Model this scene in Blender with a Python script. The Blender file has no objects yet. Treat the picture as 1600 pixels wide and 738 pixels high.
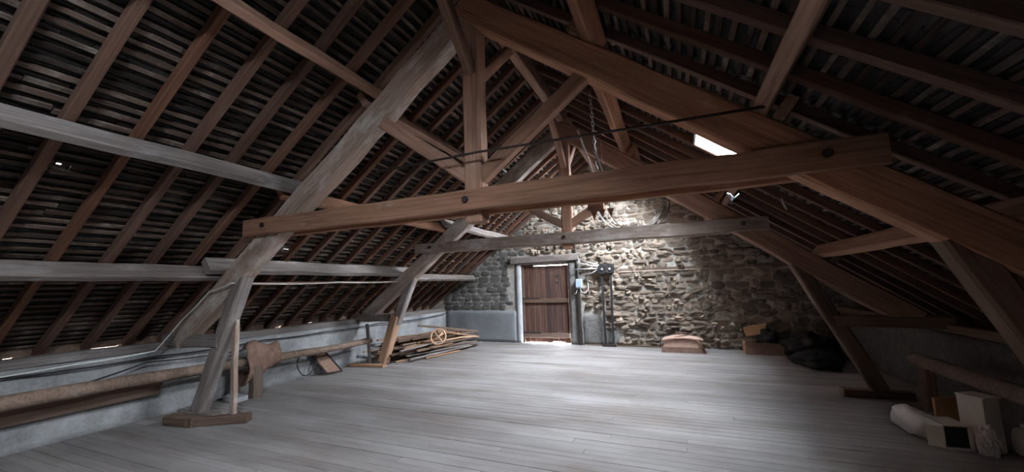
import bpy, math, random
from mathutils import Vector, Matrix, noise
random.seed(7)
sc = bpy.context.scene
col = sc.collection

# ---------------------------------------------------------------- camera
F_PX, YAW, PITCH, ROLL = 603.6, .39602, .12544, -.028835
cam_d = bpy.data.cameras.new('camera')
cam = bpy.data.objects.new('camera', cam_d)
col.objects.link(cam)
cam_d.sensor_fit = 'HORIZONTAL'
cam_d.sensor_width = 36.0
cam_d.lens = F_PX / 1600 * 36.0
cam_d.clip_start = .02
_f = Vector((-math.sin(YAW) * math.cos(PITCH), math.cos(YAW) * math.cos(PITCH), math.sin(PITCH)))
_r = Vector((math.cos(YAW), math.sin(YAW), 0))
_u = _r.cross(_f)
_r2 = _r * math.cos(ROLL) + _u * math.sin(ROLL)
_u2 = _u * math.cos(ROLL) - _r * math.sin(ROLL)
m3 = Matrix((_r2, _u2, -_f)).transposed()
cam.matrix_world = Matrix.Translation((0, 0, 1.6)) @ m3.to_4x4()
sc.camera = cam

# ---------------------------------------------------------------- sky and exposure
world = bpy.data.worlds.new('overcast_sky')
sc.world = world
world.use_nodes = True
_bg = world.node_tree.nodes['Background']
_bg.inputs[0].default_value = (.87, .93, 1.0, 1)
_bg.inputs[1].default_value = 60.0
sc.view_settings.view_transform = 'Standard'
sc.view_settings.look = 'None'
sc.view_settings.gamma = 1.0
sc.view_settings.use_curve_mapping = False
sc.view_settings.exposure = 2.5
sc.cycles.max_bounces = 10
sc.cycles.diffuse_bounces = 8
sc.cycles.transparent_max_bounces = 12
sc.cycles.sample_clamp_indirect = 12.0

# ---------------------------------------------------------------- dimensions of the attic
XC = -1.74            # ridge line
ZP = 4.58             # top edge of the principals at the ridge
Z0 = 4.82             # underside of the rafters at the ridge
Y1, Y2, YG, YB = 3.25, 6.70, 10.20, -4.0
XL, XR = -6.50, 3.02  # inner faces of the low side walls

def S(side, u, y, n):
    """point on a roof slope: u down the slope from the ridge, n outwards from the rafter undersides"""
    return Vector((XC + side * (.8 * u + .6 * n), y, Z0 - .6 * u + .8 * n))

# skylights: side, u0, u1, y0, y1
SKY = [(1, 2.60, 3.20, 4.38, 5.19), (1, 1.02, 2.10, 7.97, 9.24), (1, 1.32, 2.06, -1.30, -.12)]
WELLS = [.40, .56, .46]   # depth of the skylight wells
for (sd, u0, u1, y0, y1), WELL in zip(SKY, WELLS):
    ld = bpy.data.lights.new('skylight_portal', 'AREA')
    ld.shape = 'RECTANGLE'
    ld.size = u1 - u0
    ld.size_y = y1 - y0
    ld.cycles.is_portal = True
    lo = bpy.data.objects.new('skylight_portal', ld)
    col.objects.link(lo)
    zx = Vector((sd * .6, 0, .8))
    xx = Vector((sd * .8, 0, -.6))
    yy = zx.cross(xx)
    lo.matrix_world = Matrix.Translation(S(sd, (u0 + u1) / 2, (y0 + y1) / 2, WELL + .02)) @ Matrix((xx, yy, zx)).transposed().to_4x4()

# ---------------------------------------------------------------- materials
def new_mat(name):
    m = bpy.data.materials.new(name)
    m.use_nodes = True
    nt = m.node_tree
    return m, nt, nt.nodes, nt.links, nt.nodes['Principled BSDF']

def nd(nt, t, **kw):
    n = nt.nodes.new(t)
    for k, v in kw.items():
        setattr(n, k, v)
    return n

def ramp(nt, fac, stops):
    r = nd(nt, 'ShaderNodeValToRGB')
    el = r.color_ramp.elements
    while len(el) < len(stops):
        el.new(.5)
    for e, (p, c) in zip(el, stops):
        e.position = p
        e.color = (*c, 1) if len(c) == 3 else c
    nt.links.new(fac, r.inputs[0])
    return r.outputs[0]

def mix(nt, fac, a, b, typ='MIX'):
    n = nd(nt, 'ShaderNodeMix', data_type='RGBA', blend_type=typ)
    for sock, v in ((n.inputs[0], fac), (n.inputs[6], a), (n.inputs[7], b)):
        if isinstance(v, (int, float)):
            sock.default_value = v
        elif isinstance(v, tuple):
            sock.default_value = (*v, 1)
        else:
            nt.links.new(v, sock)
    return n.outputs[2]

def mth(nt, op, a, b=0.0):
    n = nd(nt, 'ShaderNodeMath', operation=op)
    for sock, v in ((n.inputs[0], a), (n.inputs[1], b)):
        if isinstance(v, (int, float)):
            sock.default_value = v
        else:
            nt.links.new(v, sock)
    return n.outputs[0]

def rnd(nt, island=False):
    o = nd(nt, 'ShaderNodeObjectInfo').outputs['Random']
    if island:
        g = nd(nt, 'ShaderNodeNewGeometry').outputs['Random Per Island']
        o = mth(nt, 'FRACT', mth(nt, 'ADD', o, g))
    return o

def coords(nt, scale, island=False, shift=True):
    tc = nd(nt, 'ShaderNodeTexCoord')
    mp = nd(nt, 'ShaderNodeMapping')
    mp.inputs['Scale'].default_value = scale
    nt.links.new(tc.outputs['Object'], mp.inputs['Vector'])
    if not shift:
        return mp.outputs[0]
    ad = nd(nt, 'ShaderNodeVectorMath', operation='ADD')
    sc_ = mth(nt, 'MULTIPLY', rnd(nt, island), 57.0)
    nt.links.new(mp.outputs[0], ad.inputs[0])
    nt.links.new(sc_, ad.inputs[1])
    return ad.outputs[0]

def nz(nt, vec, scale, detail=5, rough=.6):
    n = nd(nt, 'ShaderNodeTexNoise')
    n.inputs['Scale'].default_value = scale
    n.inputs['Detail'].default_value = detail
    n.inputs['Roughness'].default_value = rough
    nt.links.new(vec, n.inputs['Vector'])
    return n.outputs['Fac']

def bump(nt, h, b, strength=.3, dist=.01):
    n = nd(nt, 'ShaderNodeBump')
    n.inputs['Strength'].default_value = strength
    n.inputs['Distance'].default_value = dist
    nt.links.new(h, n.inputs['Height'])
    nt.links.new(n.outputs[0], b.inputs['Normal'])

def wood(name, dark, light, dust=None, amount=.0, vary=.35, rough=.85, island=False, axis=0, bs=.35):
    m, nt, N, L, b = new_mat(name)
    s = [9., 9., 9.]
    s[axis] = .7
    v = coords(nt, tuple(s), island)
    s2 = [46., 46., 46.]
    s2[axis] = 1.6
    v2 = coords(nt, tuple(s2), island)
    g = nz(nt, v, 1.0, 6, .65)
    g2 = nz(nt, v2, 1.0, 3, .6)
    c = ramp(nt, g, [(.28, dark), (.72, light)])
    c = mix(nt, .55, c, ramp(nt, g2, [(.25, tuple(x * .45 for x in dark)), (.6, light)]), 'MIX')
    if dust:
        v3 = coords(nt, (1.6, 3.5, 3.5), island)
        dn = nz(nt, v3, 1.3, 7, .72)
        c = mix(nt, ramp(nt, dn, [(.62 - amount * .45, (0, 0, 0)), (.80 - amount * .3, (.85, .85, .85))]), c, dust)
    r = rnd(nt, island)
    hv = nd(nt, 'ShaderNodeHueSaturation')
    L.new(c, hv.inputs['Color'])
    L.new(mth(nt, 'ADD', mth(nt, 'MULTIPLY', r, vary * 1.3), 1 - vary * .65), hv.inputs['Value'])
    L.new(mth(nt, 'ADD', mth(nt, 'MULTIPLY', mth(nt, 'FRACT', mth(nt, 'MULTIPLY', r, 7.3)), .26), .82), hv.inputs['Saturation'])
    L.new(hv.outputs[0], b.inputs['Base Color'])
    b.inputs['Roughness'].default_value = rough
    b.inputs['Specular IOR Level'].default_value = .2
    bump(nt, mth(nt, 'ADD', g, mth(nt, 'MULTIPLY', g2, .6)), b, bs, .012)
    return m

def plain(name, c, rough=.7, metal=0., var=.25, scale=9., bs=.15, spec=.3):
    m, nt, N, L, b = new_mat(name)
    v = coords(nt, (1, 1, 1))
    g = nz(nt, v, scale, 6, .65)
    L.new(ramp(nt, g, [(.25, tuple(x * (1 - var) for x in c)), (.75, tuple(min(1, x * (1 + var)) for x in c))]), b.inputs['Base Color'])
    b.inputs['Roughness'].default_value = rough
    b.inputs['Metallic'].default_value = metal
    b.inputs['Specular IOR Level'].default_value = spec
    bump(nt, g, b, bs, .01)
    return m

M = {}
M['oak'] = wood('oak_timber', (.165, .080, .050), (.37, .195, .125), (.44, .33, .27), .05)
M['oak_dusty'] = wood('dusty_oak_timber', (.17, .112, .086), (.33, .235, .185), (.50, .45, .41), .28)
M['oak_grey'] = wood('weathered_grey_timber', (.11, .085, .075), (.24, .195, .175), (.33, .31, .30), .20)
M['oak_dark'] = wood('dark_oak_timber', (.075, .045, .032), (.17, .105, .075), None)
M['oak_new'] = wood('orange_repair_timber', (.24, .105, .045), (.46, .23, .115), None, 0, .15)
M['rafter'] = wood('rafter_wood', (.070, .032, .021), (.155, .078, .051), (.20, .15, .12), .02, .25)
M['lath'] = wood('lath_wood', (.024, .015, .0115), (.11, .073, .055), (.205, .165, .138), .22, 1.2, axis=1)
M['slat'] = wood('slat_wood', (.075, .040, .026), (.25, .145, .092), (.38, .29, .23), .10, .9)
M['door'] = wood('door_wood', (.035, .016, .012), (.105, .052, .038), (.15, .10, .085), .05, .5, axis=2)
M['iron'] = plain('rusty_iron', (.045, .034, .030), .6, .4, .4, 30)
M['steel'] = plain('pale_zinc', (.42, .41, .40), .5, .5, .15, 20)
M['hoop'] = plain('dull_galvanised', (.20, .18, .165), .7, .2, .3, 30)
M['black'] = plain('black_rubber_and_shade', (.018, .017, .018), .6, 0, .3)  # rubber and cables, also the painted shade in the carton and wall hole
M['white_cable'] = plain('white_cable', (.62, .61, .58), .6)
M['whiteboard'] = plain('off_white_card', (.62, .57, .50), .7, 0, .12, 6)
M['plastic'] = plain('white_plastic_film', (.55, .52, .50), .35, 0, .12, 7, .2, .5)
M['cardboard'] = plain('tan_cardboard', (.40, .22, .11), .85, 0, .12)
M['sack'] = plain('brown_sackcloth', (.19, .112, .082), .95, 0, .35, 26, .5)
M['trunk_cloth'] = plain('faded_trunk_canvas', (.42, .27, .21), .9, 0, .2, 12)
M['trunk_dark'] = plain('worn_trunk_edge', (.20, .12, .09), .9, 0, .3, 12)
M['corner_shade'] = plain('corner_shade_black', (.022, .018, .018), .6, 0, .4, 8)  # near-black colour that paints the unlit gable corner
M['bark'] = wood('debarked_pole', (.11, .068, .05), (.27, .19, .148), (.36, .31, .28), .14)
M['box_grey'] = plain('blue_grey_enamel', (.30, .34, .39), .5, 0, .1)
M['tan_metal'] = plain('tan_painted_ring', (.55, .33, .20), .6, 0, .15)

# slates / tiles
m, nt, N, L, b = new_mat('slate_underside')
v = coords(nt, (1, 1, 1), True)
g = nz(nt, v, 14, 6, .7)
c = ramp(nt, g, [(.3, (.010, .0075, .007)), (.62, (.030, .023, .020)), (.85, (.10, .082, .072))])
hv = nd(nt, 'ShaderNodeHueSaturation')
L.new(c, hv.inputs['Color'])
L.new(mth(nt, 'ADD', mth(nt, 'POWER', rnd(nt, True), 3.0), .55), hv.inputs['Value'])
L.new(hv.outputs[0], b.inputs['Base Color'])
b.inputs['Roughness'].default_value = .8
bump(nt, g, b, .4, .01)
M['slate'] = m

# stone
def stone_mat(name, tones, blue=.0):
    m, nt, N, L, b = new_mat(name)
    v = coords(nt, (1, 1, 1), True)
    vw = coords(nt, (1, 1, 1), False, False)
    g = nz(nt, v, 11, 8, .7)
    g2 = nz(nt, vw, 42, 5, .7)
    g3 = nz(nt, vw, .8, 4, .6)
    c = ramp(nt, g, [(.25, tones[0]), (.5, tones[1]), (.75, tones[2])])
    c = mix(nt, ramp(nt, g3, [(.4, (0, 0, 0)), (.65, (.55, .55, .55))]), c, tones[3])
    hv = nd(nt, 'ShaderNodeHueSaturation')
    L.new(c, hv.inputs['Color'])
    L.new(mth(nt, 'ADD', mth(nt, 'MULTIPLY', rnd(nt, True), .7), .65), hv.inputs['Value'])
    L.new(hv.outputs[0], b.inputs['Base Color'])
    b.inputs['Roughness'].default_value = .95
    b.inputs['Specular IOR Level'].default_value = .15
    bump(nt, mth(nt, 'ADD', g, mth(nt, 'MULTIPLY', g2, .7)), b, 1.0, .035)
    return m
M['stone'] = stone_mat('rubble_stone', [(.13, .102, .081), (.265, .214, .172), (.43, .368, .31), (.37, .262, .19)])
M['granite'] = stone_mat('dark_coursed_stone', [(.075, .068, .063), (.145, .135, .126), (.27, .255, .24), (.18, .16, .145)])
M['mortar'] = stone_mat('lime_mortar', [(.20, .18, .16), (.30, .275, .25), (.42, .39, .36), (.32, .265, .215)])
M['patch'] = stone_mat('worn_wall_render', [(.14, .13, .122), (.20, .19, .18), (.28, .27, .26), (.20, .175, .155)])

def plaster(name, c0, c1, c2, bs=.35):
    m, nt, N, L, b = new_mat(name)
    v = coords(nt, (1, 1, 1), False, False)
    g = nz(nt, v, 1.6, 8, .65)
    g2 = nz(nt, v, 24, 5, .65)
    c = ramp(nt, g, [(.32, c0), (.5, c1), (.68, c2)])
    c = mix(nt, .25, c, ramp(nt, g2, [(.3, c0), (.7, c2)]))
    L.new(c, b.inputs['Base Color'])
    b.inputs['Roughness'].default_value = .95
    b.inputs['Specular IOR Level'].default_value = .15
    bump(nt, mth(nt, 'ADD', g, mth(nt, 'MULTIPLY', g2, .3)), b, bs, .03)
    return m
M['lime'] = plaster('grey_limewash', (.115, .11, .108), (.245, .238, .235), (.40, .39, .39))
M['render'] = plaster('grey_cement_render', (.14, .14, .143), (.20, .202, .208), (.27, .273, .28))
M['limewhite'] = plaster('white_lime', (.26, .26, .26), (.38, .38, .385), (.52, .52, .53))

# floor boards
m, nt, N, L, b = new_mat('dusty_floorboards')
v = coords(nt, (1.0, 16., 16.))
v2 = coords(nt, (2.2, 90., 90.))
vw = coords(nt, (1, 1, 1), False, False)
vs = coords(nt, (.35, 1.2, 1), False, False)
g, g2, g3, g4 = nz(nt, v, 1.0, 6, .6), nz(nt, v2, 1.0, 3, .6), nz(nt, vs, 1.4, 7, .62), nz(nt, vw, 60, 3, .6)
c = ramp(nt, g, [(.3, (.122, .098, .087)), (.7, (.198, .168, .152))])
c = mix(nt, .35, c, ramp(nt, g2, [(.3, (.083, .066, .057)), (.65, (.212, .18, .163))]))
c = mix(nt, ramp(nt, g3, [(.38, (0, 0, 0)), (.62, (.9, .9, .9))]), c, (.25, .228, .22))
hv = nd(nt, 'ShaderNodeHueSaturation')
L.new(c, hv.inputs['Color'])
L.new(mth(nt, 'ADD', mth(nt, 'MULTIPLY', rnd(nt), .22), .88), hv.inputs['Value'])
L.new(hv.outputs[0], b.inputs['Base Color'])
b.inputs['Roughness'].default_value = .72
b.inputs['Specular IOR Level'].default_value = .3
bump(nt, mth(nt, 'ADD', g, mth(nt, 'MULTIPLY', g4, .4)), b, .15, .006)
M['floor'] = m

m, nt, N, L, b = new_mat('dusty_skylight_glass')
N.remove(b)
out = N['Material Output']
tr, gl, mx = nd(nt, 'ShaderNodeBsdfTransparent'), nd(nt, 'ShaderNodeBsdfGlossy'), nd(nt, 'ShaderNodeMixShader')
tr.inputs[0].default_value = (.9, .93, .95, 1)
gl.inputs['Roughness'].default_value = .1
mx.inputs[0].default_value = .06
L.new(tr.outputs[0], mx.inputs[1])
L.new(gl.outputs[0], mx.inputs[2])
L.new(mx.outputs[0], out.inputs['Surface'])
M['glass'] = m

# ---------------------------------------------------------------- builders
def obj(name, verts, faces, mat, parent=None, smooth=False):
    me = bpy.data.meshes.new(name)
    me.from_pydata([tuple(v) for v in verts], [], faces)
    me.materials.append(M[mat])
    if smooth:
        me.polygons.foreach_set('use_smooth', [True] * len(me.polygons))
    o = bpy.data.objects.new(name, me)
    col.objects.link(o)
    if parent is not None:
        o.parent = parent
        o.matrix_parent_inverse = parent.matrix_world.inverted()
    return o

def tag(o, label=None, cat=None, group=None, kind=None):
    for k, v in (('label', label), ('category', cat), ('group', group), ('kind', kind)):
        if v:
            o[k] = v
    return o

def thing(name, loc, label, cat, group=None):
    e = bpy.data.objects.new(name, None)
    e.empty_display_size = .1
    e.matrix_world = Matrix.Translation(loc)
    col.objects.link(e)
    return tag(e, label, cat, group)

def box_vf(x0, x1, y0, y1, z0, z1):
    v = [(x, y, z) for x in (x0, x1) for y in (y0, y1) for z in (z0, z1)]
    f = [(0, 1, 3, 2), (4, 6, 7, 5), (0, 4, 5, 1), (2, 3, 7, 6), (0, 2, 6, 4), (1, 5, 7, 3)]
    return v, f

def join_vf(parts):
    V, Fc = [], []
    for v, f in parts:
        n = len(V)
        V += list(v)
        Fc += [tuple(i + n for i in q) for q in f]
    return V, Fc

def box(name, a, b, mat, parent=None):
    v, f = box_vf(min(a[0], b[0]), max(a[0], b[0]), min(a[1], b[1]), max(a[1], b[1]), min(a[2], b[2]), max(a[2], b[2]))
    return obj(name, v, f, mat, parent)

def beam_vf(L, w, h, seg=.3, jit=.006, ch=.12, bow=0.0, taper=1.0):
    """hewn timber along local x from 0 to L; w across (y), h deep (z)"""
    n = max(1, int(L / seg))
    V, Fc = [], []
    c = min(w, h) * ch
    ph = random.random() * 9
    for i in range(n + 1):
        t = i / n
        k = 1 + (taper - 1) * t
        a, b_ = w / 2 * k, h / 2 * k
        oy = bow * math.sin(math.pi * t) + random.uniform(-jit, jit)
        oz = random.uniform(-jit, jit)
        for (y, z) in ((-a + c, -b_), (a - c, -b_), (a, -b_ + c), (a, b_ - c), (a - c, b_), (-a + c, b_), (-a, b_ - c), (-a, -b_ + c)):
            V.append((L * t, y + oy + random.uniform(-jit, jit) * .5, z + oz + random.uniform(-jit, jit) * .5))
    for i in range(n):
        for j in range(8):
            p, q = i * 8 + j, i * 8 + (j + 1) % 8
            Fc.append((p, q, q + 8, p + 8))
    Fc.append(tuple(range(7, -1, -1)))
    Fc.append(tuple(n * 8 + j for j in range(8)))
    return V, Fc

def frame(p0, p1, up):
    p0, p1 = Vector(p0), Vector(p1)
    x = (p1 - p0).normalized()
    up = Vector(up)
    z = (up - x * up.dot(x)).normalized()
    y = z.cross(x)
    return Matrix.Translation(p0) @ Matrix((x, y, z)).transposed().to_4x4()

def beam(name, p0, p1, w, h, mat, parent=None, up=(0, 0, 1), **kw):
    """w is measured across, h along the 'up' direction"""
    L_ = (Vector(p1) - Vector(p0)).length
    v, f = beam_vf(L_, w, h, **kw)
    o = obj(name, v, f, mat)
    mw = frame(p0, p1, up)
    if parent is not None:
        o.parent = parent
        o.matrix_parent_inverse = parent.matrix_world.inverted()
    o.matrix_world = mw
    return o

def tube_vf(pts, r, sides=6, closed=False, taper=None, jit=0):
    pts = [Vector(p) for p in pts]
    n = len(pts)
    V, Fc = [], []
    for i, p in enumerate(pts):
        if closed:
            t = pts[(i + 1) % n] - pts[i - 1]
        else:
            t = pts[min(i + 1, n - 1)] - pts[max(i - 1, 0)]
        t.normalize()
        a = t.cross(Vector((0, 0, 1)))
        if a.length < .05:
            a = t.cross(Vector((1, 0, 0)))
        a.normalize()
        b_ = t.cross(a)
        rr = r if taper is None else r * taper[i]
        for j in range(sides):
            an = 2 * math.pi * j / sides
            q = rr * (1 + random.uniform(-jit, jit))
            V.append(p + a * math.cos(an) * q + b_ * math.sin(an) * q)
    m_ = n if closed else n - 1
    for i in range(m_):
        for j in range(sides):
            p, q = i * sides + j, i * sides + (j + 1) % sides
            p2, q2 = ((i + 1) % n) * sides + j, ((i + 1) % n) * sides + (j + 1) % sides
            Fc.append((p, q, q2, p2))
    if not closed:
        Fc.append(tuple(range(sides - 1, -1, -1)))
        Fc.append(tuple((n - 1) * sides + j for j in range(sides)))
    return V, Fc

def tube(name, pts, r, mat, parent=None, **kw):
    v, f = tube_vf(pts, r, **kw)
    return obj(name, v, f, mat, parent, True)

def ring_pts(c, r, ax='Y', n=28, wob=0, ph=0):
    out_ = []
    for i in range(n):
        a = 2 * math.pi * i / n + ph
        rr = r * (1 + wob * math.sin(3 * a + ph))
        p, q = rr * math.cos(a), rr * math.sin(a)
        out_.append(Vector(c) + (Vector((p, 0, q)) if ax == 'Y' else Vector((0, p, q)) if ax == 'X' else Vector((p, q, 0))))
    return out_

def blob_vf(c, s, seed, nu=18, nv=12, amp=.25, freq=2.2, flat=True, sq=1.0):
    V, Fc = [], []
    for i in range(nv + 1):
        th = math.pi * i / nv
        for j in range(nu):
            ph = 2 * math.pi * j / nu
            d = Vector((math.sin(th) * math.cos(ph), math.sin(th) * math.sin(ph), math.cos(th)))
            d2 = Vector([math.copysign(abs(x) ** sq, x) for x in d])
            k = 1 + amp * noise.noise(d * freq + Vector((seed * 3.1, seed, -seed))) + amp * .4 * noise.noise(d * freq * 3 + Vector((seed, 0, 4)))
            p = Vector((d2.x * s[0] * k, d2.y * s[1] * k, d2.z * s[2] * k))
            if flat:
                p.z = max(p.z, -s[2] * .72)
            V.append(Vector(c) + p)
    for i in range(nv):
        for j in range(nu):
            a, b_ = i * nu + j, i * nu + (j + 1) % nu
            Fc.append((a, a + nu, b_ + nu, b_))
    return V, Fc

def struct(o, label, cat='structure'):
    o['kind'] = 'structure'
    o['label'] = label
    o['category'] = cat
    return o

# ---------------------------------------------------------------- floor
fv, ff = box_vf(XL - .5, XR + .5, YB - .5, YG + .05, -.2, -.032)
floor = struct(obj('floor', fv, ff, 'oak_dark'), 'wide attic floor of dusty grey boards', 'floor')
y, row = YB, 0
while y < YG - .02:
    w = random.uniform(.098, .118)
    y1 = min(y + w, YG)
    cut = random.uniform(XL + 2.2, XR - 2.2)
    for xa, xb in ((XL, cut), (cut, XR)):
        g = .0015
        z = random.uniform(-.0025, .0015)
        z2 = z + random.uniform(-.002, .002)
        v = [(xa + g, y + g, -.03), (xb - g, y + g, -.03), (xb - g, y1 - g, -.03), (xa + g, y1 - g, -.03),
             (xa + g, y + g, z - .003), (xb - g, y + g, z - .003), (xb - g, y1 - g, z2 - .003), (xa + g, y1 - g, z2 - .003),
             (xa + g, y + g + .004, z), (xb - g, y + g + .004, z), (xb - g, y1 - g - .004, z2), (xa + g, y1 - g - .004, z2)]
        f = [(0, 3, 2, 1), (0, 1, 5, 4), (1, 2, 6, 5), (2, 3, 7, 6), (3, 0, 4, 7), (4, 5, 9, 8), (5, 6, 10, 9), (6, 7, 11, 10), (7, 4, 8, 11), (8, 9, 10, 11)]
        obj('floorboard', v, f, 'floor', floor)
    y = y1

# ---------------------------------------------------------------- roof slopes
HOLES = {-1: [(3.68, 3.715, 1.44, 1.475), (4.50, 4.545, 4.0, 4.16), (4.61, 4.65, 7.02, 7.4)], 1: []}
U_END = 6.95

def rect_cells(u0, u1, y0, y1, holes):
    us = sorted({u0, u1, *[h[k] for h in holes for k in (0, 1)]})
    ys = sorted({y0, y1, *[h[k] for h in holes for k in (2, 3)]})
    for a, b_ in zip(us, us[1:]):
        for c_, d_ in zip(ys, ys[1:]):
            um, ym = (a + b_) / 2, (c_ + d_) / 2
            if not any(h[0] < um < h[1] and h[2] < ym < h[3] for h in holes):
                yield a, b_, c_, d_

def slope_box(side, u0, u1, y0, y1, n0, n1):
    v = [S(side, u, y_, n) for u in (u0, u1) for y_ in (y0, y1) for n in (n0, n1)]
    return v, [(0, 1, 3, 2), (4, 6, 7, 5), (0, 4, 5, 1), (2, 3, 7, 6), (0, 2, 6, 4), (1, 5, 7, 3)]

ceil_ = {}
for side, nm, lb in ((-1, 'ceiling_left', 'left roof slope of dark slates over laths and reddish rafters'), (1, 'ceiling_right', 'shaded right roof slope of slates, laths and rafters with the skylights')):
    sky = [k[1:] for k in SKY if k[0] == side]
    holes = sky + HOLES[side]
    parts = [slope_box(side, *c_, .185, .215) for c_ in rect_cells(-.12, U_END, YB - .6, YG + .6, holes)]
    ce = struct(obj(nm, *join_vf(parts), 'slate'), lb, 'ceiling')
    ceil_[side] = ce
    # rafters
    ystart, step = (1.32 - .395 * 13, .395) if side < 0 else (2.08 - .45 * 13, .45)
    k = 0
    while True:
        yr = ystart + step * k
        k += 1
        if yr > YG - .06:
            break
        yj = yr + random.uniform(-.012, .012)
        spans = [(.02, U_END - .12)]
        for (u0, u1, a, b_) in sky:
            if a - .03 < yr < b_ + .03:
                spans = [(.02, u0 - .03), (u1 + .03, U_END - .12)]
        for ua, ub in spans:
            wv = random.uniform(.066, .082)
            sag = random.uniform(-.01, .01)
            beam('rafter', S(side, ua, yj, .045), S(side, ub, yj + sag, .045), wv, .09, 'rafter', ce, up=(side * .6, 0, .8), seg=.7, jit=.005, ch=.1, bow=random.uniform(-.012, .012))
    # laths
    u = .10
    while u < U_END - .1:
        cuts = [YB - .3]
        for yc in (1.0, 4.0, 7.1):
            cuts.append(yc + random.uniform(-.75, .75))
        cuts.append(YG + .02)
        for ya, yb in zip(cuts, cuts[1:]):
            segs = [(ya + .004, yb - .004)]
            for (u0, u1, a, b_) in sky:
                if u0 - .03 < u < u1 + .03:
                    ns = []
                    for p, q in segs:
                        if q <= a or p >= b_:
                            ns.append((p, q))
                        else:
                            if a - p > .1:
                                ns.append((p, a - .02))
                            if q - b_ > .1:
                                ns.append((b_ + .02, q))
                    segs = ns
            for p, q in segs:
                um = u + random.uniform(-.012, .012)
                sk = random.uniform(-.012, .012)
                w = random.uniform(.030, .043)
                n_ = max(2, int((q - p) / .5))
                V, Fc = [], []
                ph = random.random() * 50
                for i in range(n_ + 1):
                    t = i / n_
                    yy_ = p + (q - p) * t
                    uc = um + sk * (t - .5) + .008 * noise.noise(Vector((yy_ * 1.1, ph, 0)))
                    for du, n in ((-w / 2, .09), (w / 2, .09), (w / 2, .112), (-w / 2, .112)):
                        V.append(S(side, uc + du, yy_, n))
                for i in range(n_):
                    for j in range(4):
                        a_, b2 = i * 4 + j, i * 4 + (j + 1) % 4
                        Fc.append((a_, b2, b2 + 4, a_ + 4))
                Fc += [(3, 2, 1, 0), tuple(n_ * 4 + j for j in range(4))]
                obj('lath', V, Fc, 'lath', ce)
        u += .1005
    # slates: overlapping courses hung on the laths
    rest, cand = [], []
    u, row = -.02, 0
    while u < U_END - .05:
        yy_ = YB - .4 + (row % 2) * .085
        while yy_ < YG + .4:
            w = .168
            j1 = random.uniform(0, .010)
            s_ = random.uniform(-.006, .006)
            ua, ub = u - .13, u + .11 + random.uniform(-.008, .008)
            bad = any(ub > h[0] and ua < h[1] and yy_ + w > h[2] and yy_ < h[3] for h in holes)
            if not bad:
                v = [S(side, ua + s_, yy_, .114 + j1), S(side, ua - s_, yy_ + w, .114 + j1), S(side, ub - s_, yy_ + w, .142 + j1), S(side, ub + s_, yy_, .142 + j1)]
                nv = Vector((side * .6, 0, .8)) * .009
                v = v + [p + nv for p in v]
                f = [(0, 1, 2, 3), (7, 6, 5, 4), (0, 4, 5, 1), (1, 5, 6, 2), (2, 6, 7, 3), (3, 7, 4, 0)]
                c_ = Vector(v[0]) - Vector((0, 0, 1.6))
                vis = yy_ > (1.1 if side < 0 else 2.3) and u > .9
                cand.append((c_.length if vis else 99 + random.random(), v, f))
            yy_ += .1715
        u += .1005
        row += 1
    cand.sort(key=lambda q: q[0])
    for _, v, f in cand[:290]:
        obj('slate', v, f, 'slate', ce)
    so = obj('slate_courses', *join_vf([(v, f) for _, v, f in cand[290:]]), 'slate', ce)
    so['kind'] = 'stuff'

# ridge cap closing the slopes
rv, rf = box_vf(XC - .22, XC + .22, YB - .6, YG + .6, 4.93, 5.12)
struct(obj('trim_1', rv, rf, 'oak_dark'), 'dark ridge board closing the top of both roof slopes', 'trim')

# skylights
labs = ['small bright skylight set between rafters of the right roof slope', 'wide skylight in the right slope near the stone gable', 'skylight in the right slope above the near end of the attic']
for i, (sd, u0, u1, y0, y1) in enumerate(SKY):
    t, WELL = .022, WELLS[i]
    W = struct(obj('window_%d' % (i + 1), *join_vf([slope_box(sd, u0 - t, u1 + t, y0 - t, y0, .092, WELL), slope_box(sd, u0 - t, u1 + t, y1, y1 + t, .092, WELL),
                                                  slope_box(sd, u0 - t, u0, y0, y1, .0, WELL), slope_box(sd, u1, u1 + t, y0, y1, .0, WELL)]), 'steel'), labs[i], 'skylight')
    obj('pane', *slope_box(sd, u0, u1, y0, y1, WELL - .02, WELL - .014), 'glass', W)
    if y1 - y0 > .6:
        ym = (y0 + y1) / 2
        obj('glazing_bar', *slope_box(sd, u0, u1, ym - .012, ym + .012, WELL - .05, WELL - .02), 'steel', W)

# ---------------------------------------------------------------- side walls
def knee_wall(nm, xin, sgn, lab, top, mat):
    ny, nz_ = 90, 7
    V, Fc = [], []
    for i in range(ny + 1):
        yy_ = YB - .5 + (YG + .05 - YB + .5) * i / ny
        for j in range(nz_ + 1):
            z = -.05 + (top + .05) * j / nz_
            d = .035 * noise.noise(Vector((yy_ * .9, z * 1.6, sgn * 3))) + .012 * noise.noise(Vector((yy_ * 5, z * 6, 2)))
            V.append((xin + sgn * (d if j < nz_ else d + .02), yy_, z))
        V.append((xin + sgn * .55, yy_, top))
        V.append((xin + sgn * .55, yy_, -.05))
    k = nz_ + 3
    for i in range(ny):
        for j in range(k):
            a, b_ = i * k + j, i * k + (j + 1) % k
            Fc.append((a, b_, b_ + k, a + k) if sgn < 0 else (a, a + k, b_ + k, b_))
    Fc += [tuple(range(k)), tuple(ny * k + j for j in range(k))]
    return struct(obj(nm, V, Fc, mat, None, True), lab, 'wall')

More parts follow.
